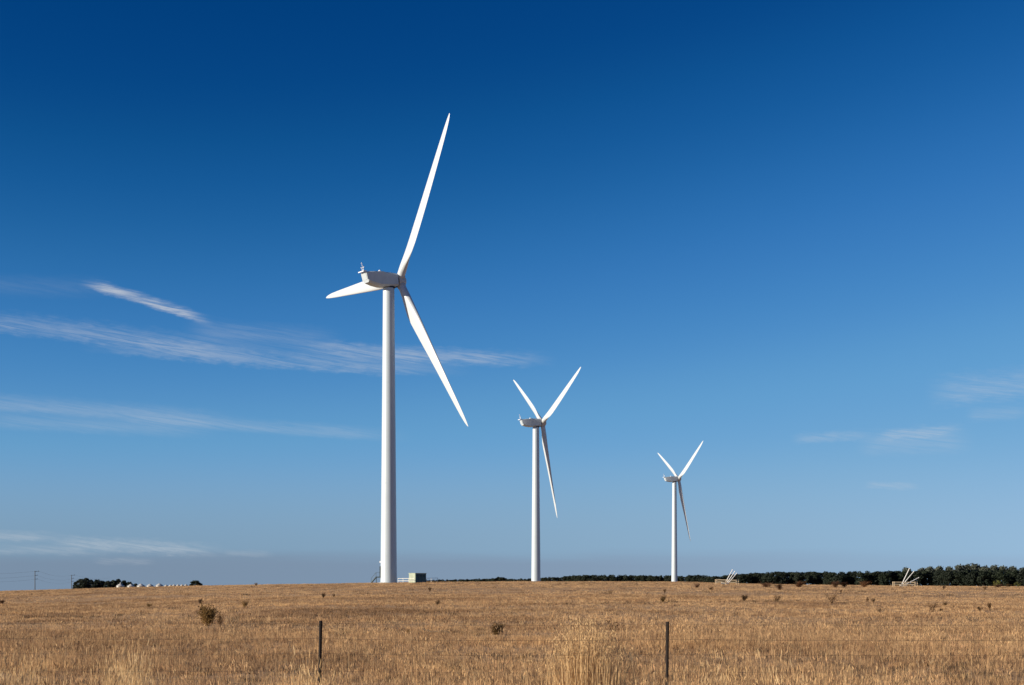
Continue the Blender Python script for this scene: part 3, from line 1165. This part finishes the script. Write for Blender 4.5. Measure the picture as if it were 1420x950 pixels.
def weed_mesh(name, mat, seed, kind):
    """unit-height weed (1 m tall, about 0.9 m wide)"""
    g = np.random.default_rng(seed)
    mb = MB()
    v, f = mb.v, mb.f
    ns = {'dock': 9, 'bush': 26, 'branchy': 7, 'tuft': 14}[kind]
    for k in range(ns):
        a = g.uniform(0, 2 * math.pi)
        lean = g.uniform(.08, .55) if kind != 'branchy' else g.uniform(.15, .6)
        ht = g.uniform(.6, 1.0)
        b0 = Vector((g.normal() * .04, g.normal() * .04, -.06))
        tip = Vector((math.cos(a) * lean * ht, math.sin(a) * lean * ht, ht))
        mid = b0.lerp(tip, .5) + Vector((0, 0, .06))
        pts = [b0, mid, tip]
        mb.path(pts, [.013, .010, .005], 3)
        nl = {'dock': 60, 'bush': 70, 'branchy': 40, 'tuft': 60}[kind]
        for q in range(nl):
            u = g.uniform(.2 if kind != 'dock' else .35, 1.0)
            c = (pts[0].lerp(mid, u * 2) if u < .5 else mid.lerp(tip, u * 2 - 1))
            sp = .05 if kind == 'dock' else .085
            c = c + Vector(g.normal(size=3) * sp)
            d = Vector(g.normal(size=3)).normalized()
            e = d.orthogonal().normalized()
            s = g.uniform(.02, .05)
            i0 = len(v)
            v += [tuple(c - d * s), tuple(c + e * s * .6), tuple(c + d * s), tuple(c - e * s * .6)]
            f.append((i0, i0 + 1, i0 + 2, i0 + 3))
    return mb.mesh(name, mat)


WM = {
    'bush': [weed_mesh('weed', M_WEEDO, 301, 'bush'), weed_mesh('weed', M_WEEDO, 302, 'bush')],
    'dock': [weed_mesh('weed', M_WEEDB, 311 + k, 'dock') for k in range(3)],
    'branchy': [weed_mesh('weed', M_WEEDB, 321 + k, 'branchy') for k in range(2)],
    'red': [weed_mesh('weed', M_WEEDR, 331 + k, 'tuft') for k in range(3)],
    'olive': [weed_mesh('weed', M_WEEDO, 341 + k, 'tuft') for k in range(2)],
}
# photo column, foot row, width and height in the photo, sort, label
WEEDS = [
    (288, 868, 22, 27, 'bush', 'largest weed, bushy brown and olive, in the left field'),
    (305, 871, 10, 21, 'dock', 'slim upright brown weed just right of the largest bushy weed'),
    (339, 842.5, 10, 9, 'olive', 'small dark weed above and right of the largest bushy weed'),
    (277, 838.5, 8, 8, 'dock', 'small brown two-stemmed weed above the largest bushy weed'),
    (689, 881, 18, 16, 'bush', 'round olive weed between the two fence posts'),
    (853, 881, 24, 21, 'branchy', 'branching dark dead weed left of the right fence post, behind the tall golden grass'),
    (919.5, 835.5, 8, 8, 'olive', 'small dark weed straight above the right fence post'),
    (2, 838, 9, 6, 'red', 'small red-brown weed at the left edge of the field'),
    (207, 842.5, 7, 5, 'olive', 'tiny dark weed left of and above the largest bushy weed'),
    (1031, 834.5, 12, 9, 'dock', 'brown weed at the left end of the dark streak right of the right post'),
    (1076, 834.5, 12, 9, 'branchy', 'brown branching weed on the dark streak below the left fan of poles'),
    (1153, 837, 16, 14, 'branchy', 'tall loose brown weed, largest in the right field'),
    (1202, 836.5, 6, 8, 'dock', 'left one of a close pair of thin brown weeds in the right field'),
    (1211, 836, 7, 6, 'dock', 'right one of a close pair of thin brown weeds in the right field'),
    (1292, 848.5, 14, 14, 'branchy', 'wide brown weed below the right fan of white poles'),
    (1304, 849, 6, 5, 'dock', 'low brown weed at the right foot of the wide weed below the right pole fan'),
    (1311, 840, 8, 5, 'olive', 'small weed up and right of the wide weed below the right pole fan'),
    (1359, 848, 9, 7, 'dock', 'short round brown weed, left of two near the right edge'),
    (1373, 847, 7, 11, 'dock', 'tall thin weed, right of two near the right edge'),
    (1220, 850, 10, 7, 'branchy', 'sprawling brown weed below the close pair of thin weeds'),
    (966, 815.5, 8, 6, 'red', 'dark red-brown weed on the crest right of the smallest turbine'),
    (1063, 814.6, 18, 6, 'red', 'wide low red-brown weed on the crest right of the left rail pen'),
    (1082, 818.5, 11, 9, 'red', 'red-brown weed just below the crest, right of the wide low one'),
    (1107, 814.6, 14, 8, 'red', 'rounded red-brown weed on the crest under the first tall pines'),
    (1158, 814.6, 13, 8, 'red', 'left one of three red-brown weeds on the crest before the shelterbelt'),
    (1172, 814.4, 12, 7, 'red', 'middle one of three red-brown weeds on the crest before the shelterbelt'),
    (1198, 814.4, 13, 8, 'red', 'right one of three red-brown weeds on the crest before the shelterbelt'),
    (1308, 818.0, 6, 6, 'dock', 'small weed near the crest right of the right rail pen'),
    (1366, 818.0, 6, 5, 'dock', 'small weed near the crest left of the olive shrubs'),
    (1383, 814.4, 13, 4, 'red', 'low reddish weed at the foot of the left olive shrub'),
    (1399, 814.2, 8, 4, 'olive', 'low black-looking weed between the two olive shrubs'),
    (986, 819.0, 7, 5, 'dock', 'small brown weed below the left end of the left rail pen'),
    (922, 823.0, 4, 6, 'dock', 'thin small weed below the smallest turbine tower'),
    (846, 824.0, 9, 6, 'branchy', 'small branching weed between the middle and the smallest turbine'),
    (596, 820.5, 5, 6, 'dock', 'small weed below the teal kiosk'),
    (607, 840.5, 7, 8, 'dock', 'brown upright weed lower in the field below the teal kiosk'),
    (448, 830.0, 7, 7, 'dock', 'left one of two small weeds up from the left fence post'),
    (463, 828.5, 5, 5, 'dock', 'right one of two small weeds up from the left fence post'),
    (355, 812.4, 4, 4, 'olive', 'speck of a weed standing on the left crest'),
    (1166, 822, 5, 4, 'dock', 'tiny weed just above the tall loose weed of the right field'),
    (723, 918, 10, 8, 'olive', 'low dark weed in front, left of the tall golden grass'),
    (1258, 892, 5, 4, 'olive', 'tiny dark weed low in the right field'),
    (1366, 892, 7, 6, 'olive', 'small dark weed low at the right of the foreground'),
    (567, 879, 8, 6, 'olive', 'small dark weed at the left end of a fallen stick'),
]
for i, (px, py, w, h, sort, lab) in enumerate(WEEDS):
    p = pix_at(px, py)
    H = h / FPX * p.y
    Wd = w / FPX * p.y
    me = WM[sort][i % len(WM[sort])]
    o = bpy.data.objects.new('weed', me)
    COL.objects.link(o)
    o.location = p
    o.rotation_euler = (0, 0, rnd.uniform(0, 6.28))
    o.scale = (Wd / .66, Wd / .66, H * 1.15)
    tag(o, lab, 'weed', 'weeds standing in the dry paddock')

# a fallen stick in the mid field
sa, sb = pix_at(585, 878.5), pix_at(626, 880)
st = thing('fallen_stick', 'thin dark fallen stick lying left of the round olive weed', 'stick', sa)
mb = MB()
mb.path([Vector((0, 0, .16)), (sb - sa) * .35 + Vector((0, .1, .06)), (sb - sa) * .7 + Vector((0, -.1, .12)), (sb - sa) + Vector((0, 0, .05))], [.02, .03, .022, .012], 6)
mb.path([(sb - sa) * .1 + Vector((0, 0, .1)), (sb - sa) * .02 + Vector((0, .1, .36))], [.018, .008], 5)
mb.build('branch', M_STALK, st)

# ------------------------------------------------------------------ grass
TUFTS = bpy.data.collections.new('grass_tufts')      # sources of the stuff instances only, not linked to the scene


def tuft(idx, mat, n, h0, h1, spread, lean, width, seed, head=False, flop=0.0):
    g = np.random.default_rng(seed)
    v, f = [], []
    for _ in range(n):
        bx, by = g.normal(size=2) * spread
        h = g.uniform(h0, h1)
        a = g.uniform(0, 2 * math.pi)
        ln = abs(g.normal()) * lean + flop
        dx, dy = math.cos(a) * ln * h, math.sin(a) * ln * h
        fa_ = g.uniform(0, math.pi)
        wx, wy = math.cos(fa_) * width / 2, math.sin(fa_) * width / 2
        i0 = len(v)
        mx, my, mz = bx + dx * .35, by + dy * .35, h * .55
        tx, ty, tz = bx + dx, by + dy, h * (1 - .25 * min(ln, 1) ** 2)
        v += [(bx - wx, by - wy, -.03), (bx + wx, by + wy, -.03), (mx + wx * .8, my + wy * .8, mz), (mx - wx * .8, my - wy * .8, mz), (tx, ty, tz)]
        f += [(i0, i0 + 1, i0 + 2, i0 + 3), (i0 + 3, i0 + 2, i0 + 4)]
        if head:
            for q in range(3):
                u = .78 + .1 * q
                cx, cy, cz = mx + (tx - mx) * u, my + (ty - my) * u, mz + (tz - mz) * u
                i0 = len(v)
                s = width * 1.2
                v += [(cx - s, cy, cz), (cx, cy + s * .4, cz - h * .03), (cx + s, cy, cz + h * .02), (cx, cy - s * .4, cz + h * .06)]
                f.append((i0, i0 + 1, i0 + 2, i0 + 3))
    me = bpy.data.meshes.new('grass_tuft')
    me.from_pydata(v, [], f)
    me.materials.append(mat)
    o = bpy.data.objects.new('tuft_%02d' % idx, me)
    TUFTS.objects.link(o)


# 0-3 near stubble, 4-5 near tall seed grass, 6-8 mid field, 9-11 far field, 12-13 dark low weeds, also shaded gaps as dark colour
tuft(0, M_STRAW, 13, .03, .13, .050, .60, .0055, 1)
tuft(1, M_STRAW, 11, .05, .19, .045, .45, .005, 2)
tuft(2, M_STRAW, 14, .02, .10, .065, .90, .006, 3, flop=.4)
tuft(3, M_STRAW, 5, .14, .36, .09, .32, .004, 4, head=True)
tuft(4, M_GOLD, 7, .35, .80, .20, .18, .0042, 5, head=True)
tuft(5, M_STRAW, 9, .20, .55, .20, .28, .0042, 6, head=True)
tuft(6, M_STRAW, 15, .03, .11, .10, .60, .011, 7)
tuft(7, M_STRAW, 15, .02, .085, .12, .90, .012, 8, flop=.3)
tuft(8, M_STRAW, 7, .08, .22, .10, .40, .009, 9)
tuft(9, M_STRAW, 18, .03, .12, .30, .65, .025, 10)
tuft(10, M_STRAW, 18, .02, .10, .34, .90, .027, 11, flop=.3)
tuft(11, M_STRAW, 9, .07, .20, .28, .45, .021, 12)
tuft(14, M_BROWN, 13, .03, .15, .06, .65, .006, 15)
tuft(15, M_BROWN, 14, .03, .11, .12, .75, .012, 16)
tuft(16, M_BROWN, 15, .03, .11, .34, .75, .026, 17)
tuft(17, M_GOLD, 7, .50, .95, .16, .14, .0045, 18, head=True)
tuft(12, M_WEEDSHADE, 18, .03, .13, .07, .8, .013, 13)
tuft(13, M_WEEDSHADE, 16, .04, .17, .09, .6, .014, 14)


def vnoise(x, y, seed):
    """cheap smooth value noise for clustering"""
    g = np.random.default_rng(seed)
    tab = g.uniform(0, 1, (64, 64))
    xi, yi = np.floor(x).astype(int), np.floor(y).astype(int)
    fx, fy = x - xi, y - yi
    fx, fy = fx * fx * (3 - 2 * fx), fy * fy * (3 - 2 * fy)
    A = lambda i, j: tab[(xi + i) % 64, (yi + j) % 64]
    return (A(0, 0) * (1 - fx) + A(1, 0) * fx) * (1 - fy) + (A(0, 1) * (1 - fx) + A(1, 1) * fx) * fy


def fbm(x, y, seed):
    return (vnoise(x, y, seed) + .5 * vnoise(x * 2.1, y * 2.1, seed + 1) + .25 * vnoise(x * 4.3, y * 4.3, seed + 2)) / 1.75


def wedge(n, d0, d1):
    """points spread evenly over the part of the field between two distances, a little wider than the view"""
    y = np.sqrt(nrg.uniform(d0 ** 2, d1 ** 2, n))
    x = nrg.uniform(-.43, .43, n) * y
    return x, y


def scatter(name, label, pts, idx, scl, zs):
    me = bpy.data.meshes.new(name)
    n = len(pts)
    me.vertices.add(n)
    me.vertices.foreach_set('co', np.asarray(pts, np.float32).ravel())
    a = me.attributes.new('pick', 'INT', 'POINT')
    a.data.foreach_set('value', np.asarray(idx, np.int32))
    a = me.attributes.new('turn', 'FLOAT_VECTOR', 'POINT')
    rot = np.zeros((n, 3), np.float32)
    rot[:, 2] = nrg.uniform(0, 6.28, n)
    a.data.foreach_set('vector', rot.ravel())
    a = me.attributes.new('size', 'FLOAT_VECTOR', 'POINT')
    a.data.foreach_set('vector', np.stack([scl, scl, zs], -1).astype(np.float32).ravel())
    o = bpy.data.objects.new(name, me)
    COL.objects.link(o)
    ng = bpy.data.node_groups.new(name + '_nodes', 'GeometryNodeTree')
    ng.interface.new_socket('Geometry', in_out='INPUT', socket_type='NodeSocketGeometry')
    ng.interface.new_socket('Geometry', in_out='OUTPUT', socket_type='NodeSocketGeometry')
    gi, go = ng.nodes.new('NodeGroupInput'), ng.nodes.new('NodeGroupOutput')
    ip = ng.nodes.new('GeometryNodeInstanceOnPoints')
    ci = ng.nodes.new('GeometryNodeCollectionInfo')
    ci.inputs['Collection'].default_value = TUFTS
    ci.inputs['Separate Children'].default_value = True
    ci.inputs['Reset Children'].default_value = True
    ip.inputs['Pick Instance'].default_value = True

    def attr(nm, typ):
        q = ng.nodes.new('GeometryNodeInputNamedAttribute')
        q.data_type = typ
        q.inputs['Name'].default_value = nm
        return [s for s in q.outputs if s.enabled and s.name == 'Attribute'][0]
    ng.links.new(gi.outputs[0], ip.inputs['Points'])
    ng.links.new(ci.outputs[0], ip.inputs['Instance'])
    ng.links.new(attr('pick', 'INT'), ip.inputs['Instance Index'])
    ng.links.new(attr('turn', 'FLOAT_VECTOR'), ip.inputs['Rotation'])
    ng.links.new(attr('size', 'FLOAT_VECTOR'), ip.inputs['Scale'])
    ng.links.new(ip.outputs[0], go.inputs[0])
    md = o.modifiers.new('grass', 'NODES')
    md.node_group = ng
    tag(o, label, kind='stuff')
    return o


PX, PY, PI_, PS, PZ = [], [], [], [], []


def add(x, y, idx, s, z):
    PX.append(x); PY.append(y); PI_.append(idx); PS.append(s); PZ.append(z)


# near stubble
x, y = wedge(72000, 13, 52)
dens = fbm(x * .22, y * .30, 40)
keep = nrg.uniform(0, 1, len(x)) < np.clip(.35 + 1.5 * (dens - .30), .12, 1)
x, y, dens = x[keep], y[keep], dens[keep]
ix = np.where(fbm(x * .5 + 3, y * .4, 90) + nrg.normal(0, .16, len(x)) > .60, 14, nrg.choice([0, 0, 1, 1, 2, 2, 3], len(x)))
s = nrg.uniform(.75, 1.35, len(x))
add(x, y, ix, s, s * nrg.uniform(.7, 1.2, len(x)) * (.65 + .8 * dens))
# middle distance
x, y = wedge(70000, 48, 130)
dens = fbm(x * .10, y * .13, 44)
keep = nrg.uniform(0, 1, len(x)) < np.clip(.45 + 1.4 * (dens - .32), .15, 1)
x, y, dens = x[keep], y[keep], dens[keep]
ix = np.where(fbm(x * .25 + 3, y * .16, 91) + nrg.normal(0, .13, len(x)) > .61, 15, nrg.choice([6, 6, 7, 7, 8], len(x)))
s = nrg.uniform(.8, 1.4, len(x))
add(x, y, ix, s, s * nrg.uniform(.7, 1.2, len(x)) * (.65 + .8 * dens))
# far field to just over the crest
x, y = wedge(75000, 120, 372)
dens = fbm(x * .05, y * .06, 48)
keep = nrg.uniform(0, 1, len(x)) < np.clip(.5 + 1.3 * (dens - .35), .2, 1)
x, y, dens = x[keep], y[keep], dens[keep]
ix = np.where(fbm(x * .12 + 3, y * .05, 92) + nrg.normal(0, .10, len(x)) > .63, 16, nrg.choice([9, 9, 10, 10, 11], len(x)))
s = nrg.uniform(.8, 1.4, len(x))
add(x, y, ix, s, s * nrg.uniform(.7, 1.2, len(x)) * (.65 + .7 * dens))
X_, Y_ = np.concatenate(PX), np.concatenate(PY)
scatter('dry_grass', 'short dry straw-coloured grass and stubble covering the paddock', np.stack([X_, Y_, ground_z(X_, Y_)], -1),
        np.concatenate(PI_), np.concatenate(PS), np.concatenate(PZ))

# taller seed grass of the verge, in drifts
x, y = wedge(5600, 15.5, 34)
dens = fbm(x * .45 + 5, y * .35, 52)
want = np.clip((dens - .60) * 7, 0.025, 1) * np.interp(y, [13, 20, 27, 34], [1, .9, .35, .05])
keep = nrg.uniform(0, 1, len(x)) < want
x, y = x[keep], y[keep]
xs_, ys_ = [x], [y]
gold_ = [False] * len(x)
for (px, wpx, d0, d1, n) in ((165, 50, 17, 24, 110), (172, 40, 17, 23, -90), (20, 60, 17, 22, -40), (430, 30, 17, 20, -25), (1060, 120, 17, 20, -40), (420, 45, 18, 23, 60), (60, 60, 17, 22, 60), (975, 40, 18, 23, 45), (428, 26, 16.5, 20, 46), (922, 22, 16.5, 19.5, 34), (600, 60, 17, 21, 40), (1180, 90, 17, 22, 60)):
    gold_ += [n < 0] * abs(n)
    n = abs(n)
    yy = nrg.uniform(d0, d1, n)
    xs_.append((px + nrg.normal(size=n) * wpx * .5 - CX) / FPX * yy)
    ys_.append(yy)
x, y = np.concatenate(xs_), np.concatenate(ys_)
s = nrg.uniform(.7, 1.1, len(x))
scatter('tall_grass', 'taller golden seed grass growing along the verge in the foreground', np.stack([x, y, ground_z(x, y)], -1),
        np.where(np.array(gold_), 17, nrg.choice([4, 5, 5, 3], len(x))), s, s * nrg.uniform(.55, 1.0, len(x)))

# dark low weeds and dark tufts for shaded gaps: sparse everywhere, thick along a few old wheel tracks
xs_, ys_ = [], []
x, y = wedge(3800, 16, 300)
xn, yn = wedge(9000, 16, 75)  # extra near dark tufts: part dead plants, part painted shade between straws
kn = nrg.uniform(0, 1, len(xn)) < np.interp(yn, [16, 28, 42, 52, 75], [.7, .9, .8, .25, .05])
x, y = np.concatenate([x, xn[kn]]), np.concatenate([y, yn[kn]])
dens = fbm(x * .07 + 9, y * .09, 60)
keep = nrg.uniform(0, 1, len(x)) < np.clip((dens - .46) * 3.2, 0.10, 1)
xs_.append(x[keep]); ys_.append(y[keep])
for (x0, y0, x1, y1, n, jit) in ((28, 856.2, 118, 855.4, 40, .8), (115, 855.0, 200, 853.0, 12, 1.0), (690, 837.8, 905, 837.2, 60, .7), (905, 835.5, 1130, 834.6, 80, .6),
                                 (940, 888.5, 1420, 889.5, 130, 2.2), (470, 876, 700, 878, 50, 2.5), (-10, 887, 260, 886, 40, 2.0), (200, 845, 260, 844, 10, 1),
                                 (1300, 826, 1420, 826, 25, .5), (1150, 858, 1420, 856, 40, 3), (320, 862, 430, 862, 26, 2), (840, 828, 960, 829, 14, .6)):
    for _ in range(n):
        u = rnd.random()
        p = pix_at(x0 + (x1 - x0) * u, y0 + (y1 - y0) * u + rnd.gauss(0, jit))
        xs_.append(np.array([p.x])); ys_.append(np.array([p.y]))
x, y = np.concatenate(xs_), np.concatenate(ys_)
s = nrg.uniform(.7, 1.3, len(x)) * np.interp(y, [20, 60, 150, 350], [.95, 1.1, 2.0, 3.2])
scatter('low_weeds_and_shade', 'low dark dead weeds, and dark tufts painted as shaded gaps in the grass, over the paddock and along old tracks', np.stack([x, y, ground_z(x, y)], -1),
        nrg.choice([12, 13], len(x)), s, s * nrg.uniform(.5, .9, len(x)) * np.interp(y, [20, 150], [1, .75]))

# the tall golden clump left of the right post
g = np.random.default_rng(77)
mb = MB()
cp = at(812, 21.5)
gc = thing('grass_clump', 'tall pale golden grass clump left of the right fence post', 'grass', cp)


def clump(n, h0, h1, sx, lean, heads, seed):
    g = np.random.default_rng(seed)
    mb = MB()
    for _ in range(n):
        bx, by = g.normal() * sx, g.normal() * .28
        cen = math.exp(-(bx / .42) ** 2)
        h = g.uniform(h0, h1) * (.55 + .45 * cen)
        ln = g.normal() * lean + bx * .16
        ly = g.normal() * lean
        w = g.uniform(.0035, .0065)
        p0, p1, p2 = Vector((bx, by, -.05)), Vector((bx + ln * h * .4, by + ly * h * .4, h * .6)), Vector((bx + ln * h * 1.15, by + ly * h, h))
        a = g.uniform(0, 3.14)
        wv = Vector((math.cos(a), math.sin(a), 0)) * w
        i0 = len(mb.v)
        mb.v += [tuple(p0 - wv), tuple(p0 + wv), tuple(p1 + wv * .8), tuple(p1 - wv * .8), tuple(p2)]
        mb.f += [(i0, i0 + 1, i0 + 2, i0 + 3), (i0 + 3, i0 + 2, i0 + 4)]
        if heads:
            for q in range(4):
                u = .70 + .085 * q
                c = p1.lerp(p2, u) + Vector(g.normal(size=3) * .008)
                d = Vector(g.normal(size=3)).normalized() * .010
                i0 = len(mb.v)
                mb.v += [tuple(c - d), tuple(c + Vector((0, 0, .022))), tuple(c + d), tuple(c - Vector((0, 0, .018)))]
                mb.f.append((i0, i0 + 1, i0 + 2, i0 + 3))
    return mb


clump(420, .70, 1.30, .32, .11, True, 71).build('seed_stalks', M_GOLD, gc)
clump(230, .25, .70, .38, .24, False, 72).build('leaf_blades', M_GOLD, gc)
